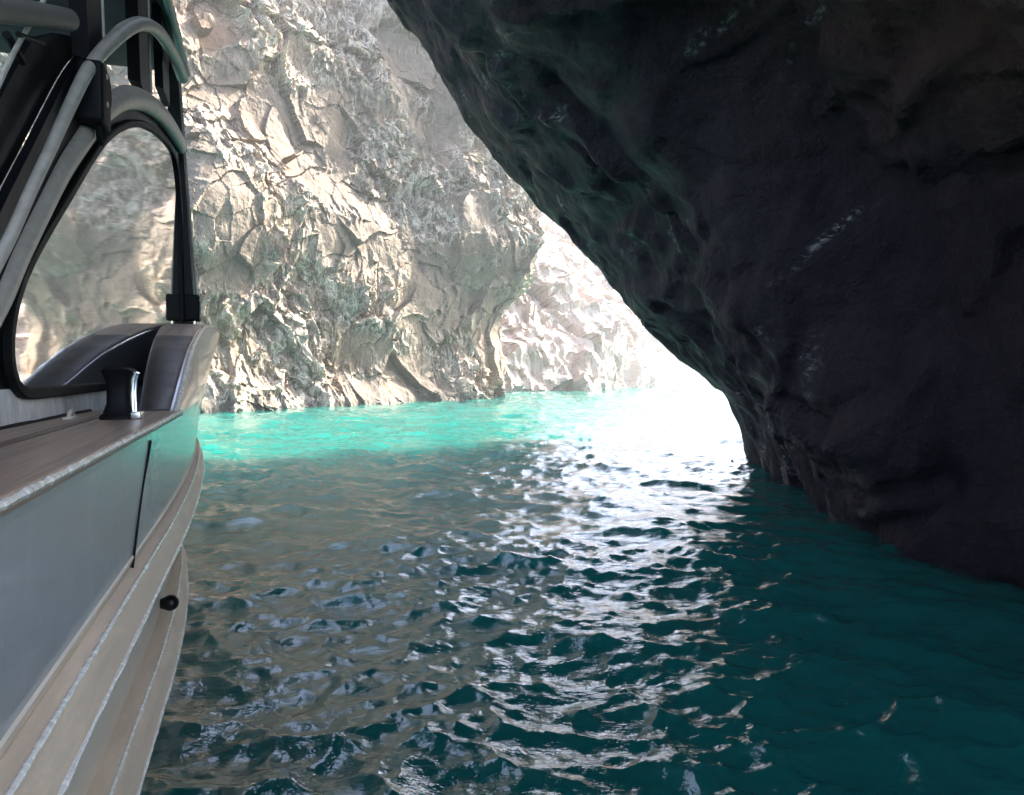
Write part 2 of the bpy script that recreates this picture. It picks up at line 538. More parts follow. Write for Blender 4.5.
# ------------------------------------------------------------------ pale cliff beyond the exit
def build_far():
    path = arclen_resample(catmull([(-60, 95), (-30, 78), (-8, 69), (2, 71), (9, 76), (16, 86), (26, 99), (38, 112), (60, 135)], 300), n=640)
    tan = np.gradient(path, axis=0); tan /= np.linalg.norm(tan, axis=1, keepdims=True)
    nrm = np.stack([tan[:, 1], -tan[:, 0]], 1)
    z = np.linspace(-2, 30, 300)
    S, Z = np.meshgrid(np.arange(len(path)), z, indexing='ij')
    X = path[S, 0]; Y = path[S, 1]
    back = 0.42 * Z + 0.02 * Z ** 2
    V = np.stack([X - nrm[S, 0] * back, Y - nrm[S, 1] * back, Z], -1)
    N = np.stack([nrm[S, 0], nrm[S, 1], np.full_like(X, 0.45)], -1)
    P = V.copy()
    w2 = np.stack([fbm(P / 5 + 3, 3), fbm(P / 5 + 8, 3), fbm(P / 5 + 14, 3)], -1)
    d = 2.0 * fbm(P / 10 + 5, 4) + 1.3 * facets((P + w2) / np.array([4.5, 4.5, 9.0]), 61) + 0.5 * facets((P + w2 * 0.6) / np.array([1.4, 1.4, 3.2]), 67) + 0.25 * ridged(np.stack([(P[..., 0] + P[..., 1]) / 2, (P[..., 0] - P[..., 1]) / 3, P[..., 2] / 9], -1), 4)
    V = V + N * d[..., None]
    o = grid_object('far_cliff', V, far_material())
    o['kind'] = 'structure'
build_far()
# ------------------------------------------------------------------ sea air
def build_haze():
    me = bpy.data.meshes.new('haze')
    bm = bmesh.new()
    bmesh.ops.create_cube(bm, size=1)
    for v in bm.verts:
        v.co = Vector((v.co.x * 300, 40 + v.co.y * 300, 22 + v.co.z * 52))
    bm.to_mesh(me); bm.free()
    m = bpy.data.materials.new('sea_air'); m.use_nodes = True
    t = m.node_tree; t.nodes.clear()
    o_ = t.nodes.new('ShaderNodeOutputMaterial'); v_ = t.nodes.new('ShaderNodeVolumePrincipled')
    v_.inputs['Color'].default_value = (0.93, 0.93, 0.95, 1)
    v_.inputs['Density'].default_value = 0.001
    v_.inputs['Anisotropy'].default_value = 0.35
    t.links.new(v_.outputs[0], o_.inputs['Volume'])
    me.materials.append(m)
    o = bpy.data.objects.new('haze', me); COL.objects.link(o)
    o['kind'] = 'stuff'
build_haze()

def build_spray():
    # drifting spray low over the water outside the exit
    me = bpy.data.meshes.new('sea_spray')
    bm = bmesh.new()
    bmesh.ops.create_uvsphere(bm, u_segments=48, v_segments=24, radius=1)
    for v in bm.verts:
        v.co = Vector((v.co.x * 46, v.co.y * 26, v.co.z * 9))
    bm.to_mesh(me); bm.free()
    m = bpy.data.materials.new('spray_mist'); m.use_nodes = True
    t = m.node_tree; t.nodes.clear()
    o_ = t.nodes.new('ShaderNodeOutputMaterial'); v_ = t.nodes.new('ShaderNodeVolumePrincipled')
    v_.inputs['Color'].default_value = (0.96, 0.96, 0.96, 1)
    v_.inputs['Anisotropy'].default_value = 0.3
    tc = t.nodes.new('ShaderNodeTexCoord'); mp = t.nodes.new('ShaderNodeMapping')
    mp.inputs['Scale'].default_value = (1 / 46, 1 / 26, 1 / 9)
    ln = t.nodes.new('ShaderNodeVectorMath'); ln.operation = 'LENGTH'
    mr = t.nodes.new('ShaderNodeMapRange')
    mr.interpolation_type = 'SMOOTHSTEP'
    mr.inputs['From Min'].default_value = 1.0; mr.inputs['From Max'].default_value = 0.15
    mr.inputs['To Min'].default_value = 0.0; mr.inputs['To Max'].default_value = 0.006
    t.links.new(tc.outputs['Object'], mp.inputs['Vector']); t.links.new(mp.outputs[0], ln.inputs[0])
    t.links.new(ln.outputs['Value'], mr.inputs['Value']); t.links.new(mr.outputs[0], v_.inputs['Density'])
    t.links.new(v_.outputs[0], o_.inputs['Volume'])
    me.materials.append(m)
    o = bpy.data.objects.new('sea_spray', me); COL.objects.link(o)
    o.location = (26, 88, 0)
    o['kind'] = 'stuff'
build_spray()
scene.cycles.volume_step_rate = 2.0
scene.cycles.volume_max_steps = 128
#BOAT
# ------------------------------------------------------------------ the boat
PHI = math.atan((W / 2 - 266) / F)          # the boat's heading, left of the view
BX0, BY0 = -2.0, 4.0                        # the boat's own origin, midships, at the water
boat = bpy.data.objects.new('tour_boat', None)
COL.objects.link(boat)
_r = Vector((math.cos(PHI), math.sin(PHI), 0)); _f = Vector((-math.sin(PHI), math.cos(PHI), 0))
boat.location = _r * BX0 + _f * BY0
boat.rotation_euler = (0, 0, PHI)
boat['label'] = "grey excursion boat with tinted cabin window and tan rubbing strakes gliding along on turquoise water"
boat['category'] = "boat"

def L(xb, yb, h):
    """boat frame (right, forward, below eye level) -> the boat's local coordinates"""
    return Vector((xb - BX0, yb - BY0, CAM_Z - h))

def part(name, bm, mat, parent=None, smooth_shade=True, label=None, angle=40):
    me = bpy.data.meshes.new(name)
    bmesh.ops.recalc_face_normals(bm, faces=bm.faces)
    bm.to_mesh(me); bm.free()
    for p in me.polygons:
        p.use_smooth = smooth_shade
    if smooth_shade:
        me.set_sharp_from_angle(angle=math.radians(angle))
    me.materials.append(mat)
    o = bpy.data.objects.new(name, me)
    COL.objects.link(o)
    o.parent = parent or boat
    if label:
        o['label'] = label
    return o

def loft(rings, closed=True, caps=True):
    bm = bmesh.new()
    vs_ = [[bm.verts.new(p) for p in ring] for ring in rings]
    n = len(rings[0])
    for a, b in zip(vs_[:-1], vs_[1:]):
        for k in range(n if closed else n - 1):
            bm.faces.new((a[k], a[(k + 1) % n], b[(k + 1) % n], b[k]))
    if caps and closed:
        bm.faces.new(vs_[0]); bm.faces.new(vs_[-1][::-1])
    return bm

def sweep(pts, rad, seg=12, flat=1.0, side=Vector((1, 0, 0))):
    """a tube along points; rad may be a list; flat squeezes it along `side`"""
    pts = [Vector(p) for p in pts]
    rings = []
    for i, p in enumerate(pts):
        t = (pts[min(i + 1, len(pts) - 1)] - pts[max(i - 1, 0)]).normalized()
        u = side - t * side.dot(t)
        u = u.normalized() if u.length > 1e-4 else t.orthogonal().normalized()
        v = t.cross(u)
        rr = rad[i] if isinstance(rad, (list, tuple, np.ndarray)) else rad
        rings.append([p + (u * math.cos(a) * flat + v * math.sin(a)) * rr for a in [2 * math.pi * k / seg for k in range(seg)]])
    return loft(rings)

def box_bm(a, b, bevel=0.0):
    bm = bmesh.new()
    bmesh.ops.create_cube(bm, size=1)
    lo = Vector([min(a[k], b[k]) for k in range(3)]); hi = Vector([max(a[k], b[k]) for k in range(3)])
    for v in bm.verts:
        v.co = Vector([(lo[k] + hi[k]) / 2 + v.co[k] * (hi[k] - lo[k]) for k in range(3)])
    if bevel:
        bmesh.ops.bevel(bm, geom=bm.edges[:], offset=bevel, segments=3, affect='EDGES', profile=0.6)
    return bm

def join(bm, other):
    me = bpy.data.meshes.new('tmp'); other.to_mesh(me); other.free()
    bm.from_mesh(me); bpy.data.meshes.remove(me)
    return bm

# --- paints
def paint(name, col, rough=0.3, coat=0.0, wear=0.12, bump=0.0, scale=(1, 1, 1), dirt=None, metal=0.0):
    t = NT(name)
    p = t.pos(scale)
    n = t.noise(p, 6, 8, 0.65, 0.3)
    c = t.mix(wear, tuple(col), t.ramp(n, [(0.35, tuple(0.35 * x for x in col)), (0.65, tuple(min(1, 1.25 * x) for x in col))]))
    if dirt:
        c = t.mix(t.ramp(t.noise(p, 2.3, 7, 0.7, 0.6), [(0.48, 0.0), (0.72, 0.75)]), c, dirt)
    kw = dict(Base_Color=c, Roughness=t.ramp(n, [(0.25, max(0.02, rough - 0.25 * wear)), (0.75, min(1, rough + 0.4 * wear))]), Metallic=metal)
    if coat:
        kw['Coat_Weight'] = coat
        kw['Coat_Roughness'] = 0.08
    if bump:
        kw['Normal'] = t.bump(t.noise(t.pos(), 60, 4, 0.6), bump, 0.004)
    return t.set(**kw)

M_hull = paint('hull_grey_paint', (0.36, 0.355, 0.365), 0.25, 0.5, 0.07, 0.08, (1, 0.5, 2))
def salt(m):
    t = NT.__new__(NT); t.m = m; t.t = m.node_tree; t.bsdf = t.t.nodes['Principled BSDF']; t.out = t.t.nodes['Material Output']
    old = t.bsdf.inputs['Base Color'].links[0].from_socket
    st = t.ramp(t.noise(t.pos((1.2, 3.5, 0.8)), 2.2, 6, 0.65, 0.2), [(0.5, 0.0), (0.8, 0.16)])
    sp = t.ramp(t.noise(t.pos(), 46, 3, 0.6), [(0.66, 0.0), (0.72, 0.5)])
    c = t.mix(t.math('MAXIMUM', st, t.math('MULTIPLY', sp, t.ramp(t.noise(t.pos(), 2.2, 4), [(0.45, 0.0), (0.65, 1.0)]))), old, (0.56, 0.55, 0.53))
    t.l(c, t.bsdf.inputs['Base Color'])
salt(M_hull)
M_band = paint('hull_pale_paint', (0.72, 0.63, 0.51), 0.35, 0.2, 0.12, 0.1)
M_tan = paint('strake_tan', (0.72, 0.56, 0.40), 0.5, 0.0, 0.35, 0.5, (2, 0.35, 2), dirt=(0.62, 0.46, 0.32))
M_deck = paint('deck_planking', (0.50, 0.345, 0.235), 0.42, 0.1, 0.5, 0.35, (14, 0.5, 4), dirt=(0.16, 0.11, 0.08))
M_edge = paint('worn_glint_edge', (0.85, 0.80, 0.72), 0.22, 0.4, 0.3, 0.8, (6, 9, 6))
M_white = paint('coaming_white', (0.8, 0.78, 0.74), 0.4, 0.0, 0.3, 0.2, (1, 3, 1.5), dirt=(0.33, 0.29, 0.24))
M_black = paint('black_rubber', (0.004, 0.004, 0.0045), 0.6, 0.0, 0.3, 0.3)
M_gloss = paint('black_cabin_paint', (0.0035, 0.004, 0.005), 0.5, 0.0, 0.2)
M_dark = paint('dark_fascia', (0.010, 0.011, 0.014), 0.5, 0.0, 0.3)
M_rail = paint('dull_metal_rail', (0.56, 0.49, 0.41), 0.42, 0.0, 0.35, 0.2, (3, 1, 3), metal=0.2)
M_beam = paint('weathered_beam', (0.17, 0.15, 0.13), 0.55, 0.0, 0.4, 0.3, dirt=(0.16, 0.13, 0.11))
M_chrome = paint('polished_steel', (0.8, 0.79, 0.77), 0.14, 0.0, 0.1, 0, metal=0.9)
M_knob = paint('drain_black', (0.006, 0.006, 0.006), 0.3)
for m_ in (M_black, M_gloss, M_dark, M_knob):
    m_.node_tree.nodes['Principled BSDF'].inputs['Specular IOR Level'].default_value = 0.2
def glass_mat():
    t = NT('tinted_window_glass')
    p = t.pos((1, 0.4, 1))
    c = t.ramp(t.noise(p, 1.5, 3), [(0.3, (0.80, 0.785, 0.76)), (0.7, (0.88, 0.865, 0.84))])
    b = t.bump(t.noise(p, 0.9, 2), 0.05, 0.02)
    return t.set(Base_Color=c, Metallic=0.95, Roughness=0.03, Normal=b)
M_glass = glass_mat()

# --- hull lines
def kflare(h):
    if h < 0.77:
        return max(0.08, 0.37 + 0.82 * h)
    return min(1.0 + 2.9 * (h - 0.766), 3.6)
def cx(yb, h):
    """how far the side has come in towards the stem"""
    if yb <= 3:
        return 0.0
    d = 0.0136 * (yb - 3) ** 2 * kflare(h)
    if yb > 6.2:
        d += (0.0045 + 0.003 * max(0, h)) * (yb - 6.2) ** 2.5
    return d
def sx(xb, yb, h):
    x = xb - cx(yb, h)
    return min(x, -0.388) if False else max(x, -1.97)

YS = list(np.concatenate([np.linspace(-4, 2.5, 14, endpoint=False), np.linspace(2.5, 8, 40, endpoint=False), np.linspace(8, 14.5, 24)]))

def mirror_pts(pts):
    return [Vector((-p.x, p.y, p.z)) for p in pts[::-1]]

def build_hull():
    prof = [(-0.388, 0.22), (-0.390, 0.246), (-0.396, 0.25), (-0.403, 0.45), (-0.405, 0.588), (-0.40, 0.594), (-0.412, 0.63), (-0.43, 0.80), (-0.455, 1.05), (-0.47, 1.3), (-0.72, 2.05), (-0.95, 2.4), (-1.5, 2.75), (-1.98, 2.85)]
    rings = []
    for y in YS:
        half = [L(sx(x, y, h), y, h) for x, h in prof]
        rings.append(half + mirror_pts(half))
    hull = part('hull', loft(rings), M_hull, angle=22)
    hull.data.materials.append(M_band)
    zlim = CAM_Z - 0.591
    for p in hull.data.polygons:
        if p.center.z < zlim:
            p.material_index = 1
    return hull
hull = build_hull()

def side_solid(name, prof, mat, parent=None, ys=YS, both=True, label=None):
    """a long piece following the hull's side, prof = [(xb, h)] ; one mesh per side"""
    res = []
    for sgn in ((1, -1) if both else (1,)):
        rings = []
        for y in ys:
            ring = [L(sx(x, y, h), y, h) for x, h in prof]
            if sgn < 0:
                ring = mirror_pts(ring)
            rings.append(ring)
        res.append(part(name, loft(rings), mat, parent, label=label, angle=25))
    return res

def bead(name, xb, h, r, mat, parent, ys):
    fine = np.linspace(ys[0], ys[-1], 420)
    rr = r * (1 + 0.45 * fbm(np.stack([fine * 14, 0 * fine, 0 * fine + h * 5], -1), 3))
    return part(name, sweep([L(sx(xb, y, h), y, h) for y in fine], rr, 8), mat, parent)

ys_st = [y for y in YS if y < 12.5]
up = side_solid('rubbing_strake', [(-0.405, 0.620), (-0.376, 0.634), (-0.370, 0.641), (-0.338, 0.712), (-0.340, 0.722), (-0.40, 0.745), (-0.46, 0.76), (-0.46, 0.62)], M_tan, ys=ys_st)
lo = side_solid('rubbing_strake', [(-0.45, 1.105), (-0.408, 1.122), (-0.402, 1.13), (-0.364, 1.215), (-0.367, 1.228), (-0.44, 1.26), (-0.52, 1.27), (-0.52, 1.105)], M_tan, ys=ys_st)
for h, x, p in ((0.637, -0.372, up[0]), (0.716, -0.338, up[0]), (1.126, -0.404, lo[0]), (1.220, -0.364, lo[0])):
    bead('edge_trim', x, h, 0.0062, M_edge, p, (-1.0, 10.5))  # white beads stand in for the sparkle along the wet strake edges

# black joint line down the panel, and the black drain boss on the lower strake
def pix_side(px, py):
    """where a pixel's ray meets the boat's flat side (boat frame)"""
    d = Vector(((px - W / 2) / F, 1, -(py - H / 2) / F))
    d.rotate(Matrix.Rotation(-PITCH, 3, 'X'))
    return Vector((d.dot(_r), d.dot(_f), -d.z))
def on_plane_x(px, py, xfun):
    d = pix_side(px, py)
    t = 1.0
    for _ in range(40):
        t = t + (xfun(d.y * t) - d.x * t) / (d.x - 0.04 * 0)
        t = max(0.2, min(t, 60))
    return d * t
side = lambda y: -0.405 - cx(y, 0.4)
a = on_plane_x(147, 441, side); b = on_plane_x(129, 588, side)
seam = [(a + (b - a) * k / 8) for k in range(9)]
part('panel_joint', sweep([L(sx(-0.395 - 0.009 * smooth(0.25, 0.45, q.z), q.y, q.z), q.y, q.z) for q in seam], 0.006, 6), M_black, hull)
q = on_plane_x(168, 603, lambda y: -0.41)
bm = sweep([L(-0.44, q.y, q.z)] + [L(-0.40 + 0.034 * math.sin(a_), q.y, q.z) for a_ in np.linspace(-0.6, 1.5, 10)], [0.020] + [0.034 * math.cos(a_) for a_ in np.linspace(-0.6, 1.5, 10)], 20, side=Vector((0, 0, 1)))
part('drain_boss', bm, M_knob, hull)

# --- side deck with its worn outer edge
PL0 = 2.75
TAN = math.tan(math.radians(2.3))
def plane_x(y):
    return -0.815 + TAN * (y - PL0)       # the cabin side, opening slightly towards the bow
ysd = list(np.linspace(-4, 3.8, 40))
rings = [[L(-0.374, y, 0.203), L(-0.372, y, 0.212), L(-0.376, y, 0.222), L(min(plane_x(y), -0.78) - 0.1, y, 0.225), L(min(plane_x(y), -0.78) - 0.1, y, 0.195), L(-0.384, y, 0.196)] for y in ysd]
deck = part('side_deck', loft(rings), M_deck, angle=25)
bead('edge_trim', -0.375, 0.204, 0.008, M_edge, deck, (-2, 3.78))
rings = [[L(-0.62, y, 0.1955), L(-0.62, y, 0.191), L(-0.655, y, 0.191), L(-0.655, y, 0.1955)] for y in ysd]
part('plank_seam', loft(rings), paint('brown_plank', (0.14, 0.085, 0.06), 0.4, 0.1, 0.5, 0.2, (10, 0.6, 4)), deck)
rings = []
for y in ysd:
    if y > 0:
        x0 = plane_x(y)
        rings.append([L(x0 + 0.055, y, 0.195), L(x0 + 0.04, y, 0.165), L(x0 + 0.02, y, 0.15), L(x0 + 0.02, y, 0.194)])

# coaming under the window
ysc = list(np.linspace(-3.5, 6.7, 50))
rings = [[L(plane_x(y) + 0.006, y, 0.205), L(plane_x(y) + 0.0, y, 0.07), L(plane_x(y) - 0.12, y, 0.07), L(plane_x(y) - 0.12, y, 0.205)] for y in ysc]
part('coaming', loft(rings), M_white)

# --- bulwark sweeping up to the bow
hb_y = [3.62, 3.7, 3.9, 4.13, 4.4, 4.65, 5.0, 5.3, 5.7, 6.1, 6.6, 7.5, 9, 11, 14.5]
hb_h = [0.21, 0.205, 0.14, 0.06, -0.03, -0.105, -0.185, -0.24, -0.295, -0.325, -0.345, -0.36, -0.40, -0.47, -0.62]
xi_y = [3.62, 3.75, 4.2, 5, 5.6, 6.1, 7.5, 9, 14.5]
xi_x = [-0.555, -0.56, -0.60, -0.655, -0.695, -0.70, -0.78, -1.0, -1.97]
def bulwark(sgn):
    rings = []
    for y in np.concatenate([np.linspace(3.63, 6.6, 50), np.linspace(6.8, 14.4, 30)]):
        h = float(np.interp(y, hb_y, hb_h)); xi = float(np.interp(y, xi_y, xi_x))
        xo = sx(-0.388, y, h)
        xi = min(xi, xo - 0.10) if y > 7 else xi
        xi = max(xi, -1.975)
        base = [L(sx(-0.388, y, 0.221), y, 0.221), L(xo + 0.0 - 0.002, y, min(h + 0.03, 0.22)), L(xo - 0.014, y, min(h + 0.006, 0.219)), L(xo - 0.035, y, h), L(xi + 0.03, y, h), L(xi + 0.008, y, min(h + 0.008, 0.219)), L(xi, y, min(h + 0.03, 0.22)), L(xi, y, 0.221)]
        rings.append(base if sgn > 0 else mirror_pts(base))
    return part('bulwark', loft(rings), M_hull, angle=30)
bw = bulwark(1); bulwark(-1)
# the cap laid over it: dark where it climbs, tan along the top
def cap_strip(name, y0, y1, mat, n=40):
    rings = []
    for y in np.linspace(y0, y1, n):
        h = float(np.interp(y, hb_y, hb_h)); xi = float(np.interp(y, xi_y, xi_x)); xo = sx(-0.388, y, h)
        rings.append([L(xo - 0.030, y, h - 0.001), L(xo - 0.045, y, h - 0.009), L(xi + 0.03, y, h - 0.009), L(xi + 0.014, y, h - 0.001), L(xi + 0.03, y, h + 0.006), L(xo - 0.045, y, h + 0.006)])
    return part(name, loft(rings), mat, bw, angle=60)
cap_strip('cap_slope', 3.72, 5.05, paint('slope_brown', (0.026, 0.020, 0.017), 0.4, 0.0, 0.4, 0.5))
cap_strip('cap_rail', 5.05, 8.6, M_deck)
fine = np.linspace(3.66, 6.6, 120)
pts = [L(sx(-0.388, y, float(np.interp(y, hb_y, hb_h))) - 0.008, y, float(np.interp(y, hb_y, hb_h)) + 0.006) for y in fine]
part('edge_trim', sweep(pts, 0.012 + 0.003 * fbm(np.stack([fine * 5, 0 * fine, 0 * fine], -1), 3), 8), M_edge, bw)

# --- deck between the sides, so the boat is whole
rings = []
for y in np.linspace(5.9, 14.2, 40):
    xo = max(-1.97, float(np.interp(y, xi_y, xi_x)) - 0.0)
    p0 = [L(min(sx(-0.47, y, 0.2), xo + 0.05), y, 0.16), L(min(sx(-0.47, y, 0.2), xo + 0.05), y, 0.20)]
    rings.append(p0 + mirror_pts(p0))
part('foredeck', loft(rings), M_beam)

# --- window on the cabin side
def on_cabin(px, py):
    d = pix_side(px, py)
    t = (-0.815 - TAN * PL0) / (d.x - TAN * d.y)
    return d.y * t, d.z * t                # (yb, h)
win_px = [(7, 372), (5, 350), (8, 320), (17, 288), (31, 258), (50, 226), (68, 197), (85, 168), (100, 146), (113, 134), (126, 127.5), (140, 127), (153, 133), (164, 143), (172, 154), (176, 175)]
win = [on_cabin(*p) for p in win_px]
yl = win[0][0]; 
yr = 6.66
top_r = win[-1][1]
loop = win + [(yr, -1.2), (yr, -0.3), (yr - 0.02, 0.03), (yr - 0.1, 0.065)]
loop += [(4.5, 0.068), (3.6, 0.07), (3.1, 0.071), (yl + 0.12, 0.072), (yl + 0.035, 0.058), (yl + 0.008, 0.035)]
def resample_loop(lp, n):
    a = np.array(lp + [lp[0]])
    return arclen_resample(a, n=n + 1)[:-1]
loop_s = resample_loop([tuple(p) for p in loop], 180)
for _ in range(3):
    loop_s = (np.roll(loop_s, 1, 0) + 2 * loop_s + np.roll(loop_s, -1, 0)) / 4
def PLN(y, h, off=0.0):
    return L(plane_x(y) + off, y, h)
def offset_loop(lp, d):
    t = np.roll(lp, -1, 0) - np.roll(lp, 1, 0)
    t /= np.linalg.norm(t, axis=1, keepdims=True)
    n = np.stack([t[:, 1], -t[:, 0]], 1)
    c = lp.mean(0)
    if ((lp - c) * n).sum() < 0:
        n = -n
    return lp + n * d
def band(lin, lout, o0, o1):
    """a frame between two loops, standing from offset o0 to o1"""
    rings = []
    for (y0, h0), (y1, h1) in zip(lin, lout):
        rings.append([PLN(y0, h0, o0), PLN(y0, h0, o1 - 0.006), PLN(y0 * .85 + y1 * .15, h0 * .85 + h1 * .15, o1), PLN(y0 * .15 + y1 * .85, h0 * .15 + h1 * .85, o1), PLN(y1, h1, o1 - 0.006), PLN(y1, h1, o0)])
    rings.append(rings[0])
    return loft(rings, caps=False)
window = part('window', band(loop_s, offset_loop(loop_s, 0.042), 0.002, 0.026), M_black)
bm = bmesh.new()
vv = [bm.verts.new(PLN(y, h, 0.006)) for y, h in offset_loop(loop_s, 0.004)]
vb = [bm.verts.new(PLN(y, h, 0.0)) for y, h in offset_loop(loop_s, 0.004)]
bm.faces.new(vv); bm.faces.new(vb[::-1])
for k in range(len(vv)):
    bm.faces.new((vv[k], vb[k], vb[(k + 1) % len(vv)], vv[(k + 1) % len(vv)]))
part('pane', bm, M_glass, window, smooth_shade=False)

# the black cabin side round the window, up to the outer hand rail
rail_px = [(-60, 300), (-24, 238), (0, 190), (22, 148), (45, 103), (62, 72), (76, 54), (92, 39), (106, 28), (120, 22), (132, 23), (144, 30), (155, 44), (164, 60), (171, 77)]
rail = catmull([on_cabin(*p) for p in rail_px], 90)
rim_px = [(-40, 350), (-12, 300), (8, 255), (32, 208), (52, 170), (72, 140), (88, 118), (102, 105), (118, 97), (134, 99), (148, 107), (160, 119), (170, 134), (176, 146)]
rim = catmull([on_cabin(*p) for p in rim_px], 90)
poly = [(-1.0, 0.075), (-1.0, -0.6)] + [tuple(p) for p in rim[6:]] + [(6.72, rim[-1][1] + 0.05), (6.72, 0.075)]
bm = bmesh.new()
out = [bm.verts.new(PLN(y, h, 0.0)) for y, h in poly]
inn = [bm.verts.new(PLN(y, h, 0.0)) for y, h in offset_loop(loop_s, 0.006)]
eds = [bm.edges.new((out[k], out[(k + 1) % len(out)])) for k in range(len(out))] + [bm.edges.new((inn[k], inn[(k + 1) % len(inn)])) for k in range(len(inn))]
bmesh.ops.triangle_fill(bm, use_beauty=True, use_dissolve=False, edges=eds)
ret = bmesh.ops.extrude_face_region(bm, geom=bm.faces[:])
for v in ret['geom']:
    if isinstance(v, bmesh.types.BMVert):
        v.co.x -= 0.03
part('cabin_side', bm, M_gloss, smooth_shade=False)

# grey rim moulding over the window and the outer hand rail
r0 = np.interp(rim[:, 0], [2.2, 3.2, 4.6, 6.2], [0.034, 0.042, 0.066, 0.062])
part('window_arch', sweep([PLN(y, h, 0.035) for y, h in rim], list(r0), 14, flat=0.75), M_rail)
r1 = np.interp(rail[:, 0], [2.2, 3.0, 4.3, 6.2], [0.017, 0.020, 0.038, 0.042])
hr = part('hand_rail', sweep([PLN(y, h, 0.085) for y, h in rail], list(r1), 14), M_rail)
# second, dark moulding just under the rail and the thin line of a cable behind it
c1 = catmull([on_cabin(*p) for p in [(-30, 120), (0, 58), (12, 36), (26, 14), (44, -20)]], 30)
part('stay_cable', sweep([PLN(y, h, 0.03) for y, h in c1], 0.008, 8), M_rail)
# dark panel between rail and arch on the aft slope
bm = bmesh.new()
A = rail[6:46]; B = np.array([rim[min(len(rim) - 1, int(k))] for k in np.linspace(4, 44, len(A))])
rings = [[PLN(a[0], a[1], 0.03), PLN(b[0], b[1], 0.03), PLN(b[0], b[1], 0.0), PLN(a[0], a[1], 0.0)] for a, b in zip(A, B)]
part('quarter_panel', loft(rings), M_gloss, smooth_shade=False)
# the mass of dark cabin side above the rail at the aft end
U = [on_cabin(*p) for p in [(-70, 40), (0, 44), (30, 42), (60, 38), (66, 62)]]
poly = [tuple(p) for p in rail[2:40]] + [on_cabin(84, 40), on_cabin(62, 34), on_cabin(34, 40), on_cabin(22, 60), on_cabin(-10, 120), on_cabin(-50, 200)]
bm = bmesh.new()
out = [bm.verts.new(PLN(y, h, -0.004)) for y, h in poly]
eds = [bm.edges.new((out[k], out[(k + 1) % len(out)])) for k in range(len(out))]
bmesh.ops.triangle_fill(bm, use_beauty=True, use_dissolve=False, edges=eds)
ret = bmesh.ops.extrude_face_region(bm, geom=bm.faces[:])
for v in ret['geom']:
    if isinstance(v, bmesh.types.BMVert):
        v.co.x -= 0.03
part('quarter_panel', bm, M_gloss, smooth_shade=False)

# clamp that holds the rail on the aft slope
cy, ch = on_cabin(73, 88)
bm = box_bm(PLN(cy - 0.10, ch - 0.10, 0.03), PLN(cy + 0.08, ch + 0.16, 0.13), 0.02)
ring = [PLN(cy + 0.10 + 0.055 * math.cos(a), ch - 0.03 + 0.075 * math.sin(a), 0.10) for a in np.linspace(0, 2 * math.pi, 22)]
join(bm, sweep(ring, 0.017, 8, side=Vector((1, 0, 0))))
ring = [PLN(cy + 0.02 + 0.04 * math.cos(a), ch + 0.16 + 0.06 * math.sin(a), 0.10) for a in np.linspace(-0.6, 3.4, 16)]
join(bm, sweep(ring, 0.014, 8))
part('rail_clamp', bm, M_black, hr)

# --- roof, posts and beam
ROOF_H = -2.5
rings = []
for y, xr, dh in ((-3.2, -0.66, 0.0), (0, -0.62, 0), (3, -0.6, 0), (6.4, -0.58, 0), (6.85, -0.60, 0.0), (7.0, -0.66, -0.02)):
    half = [L(xr - 0.05, y, ROOF_H + dh), L(xr, y, ROOF_H - 0.025 + dh), L(xr - 0.01, y, ROOF_H - 0.09), L(xr - 0.12, y, ROOF_H - 0.13)]
    rings.append(half + mirror_pts(half))
roof = part('roof', loft(rings), M_dark, angle=30)
# a grey gutter along its edge
part('gutter', sweep([L(-0.60, y, ROOF_H + 0.015) for y in np.linspace(4.9, 6.9, 12)], 0.03, 10), M_rail, roof)
# drop-down visor at the roof's forward corner
bm = bmesh.new()
q0 = [(5.4, -2.5), (6.95, -2.5), (6.95, -2.16), (6.75, -2.13)]

def post(p_top, p_bot, wid, dep, mat=M_gloss, trim=True):
    a, b = Vector(p_top), Vector(p_bot)
    rings = []
    for k in range(9):
        q_ = a + (b - a) * k / 8
        w2 = wid[0] + (wid[1] - wid[0]) * k / 8
        rings.append([L(q_.x + sx_ * dep / 2, q_.y + sy_ * w2 / 2, q_.z) for sx_, sy_ in ((-1, -1), (1, -0.8), (1, 0.8), (-1, 1))])
    p = part('post', loft(rings), mat, smooth_shade=False)
    if trim:
        e = [L(a.x + dep / 2 + 0.004 + (b.x - a.x) * k / 8, a.y + (b.y - a.y) * k / 8 + (wid[0] + (wid[1] - wid[0]) * k / 8) * 0.42, a.z + (b.z - a.z) * k / 8) for k in range(9)]
        part('edge_trim', sweep(e, 0.007, 6), M_rail, p)
    return p
def cab(px, py, off=0.0):
    y, h = on_cabin(px, py)
    return Vector((plane_x(y) + off, y, h))
y1, h1 = on_cabin(79, 62)
post((plane_x(y1) + 0.02, y1 - 0.03, ROOF_H), (plane_x(y1) + 0.02, y1 + 0.12, h1), (0.42, 0.42), 0.06)
y2, h2 = on_cabin(136, 92)
post((plane_x(y2) + 0.02, y2 - 0.05, ROOF_H), (plane_x(y2) + 0.02, y2 + 0.03, h2), (0.52, 0.50), 0.06)
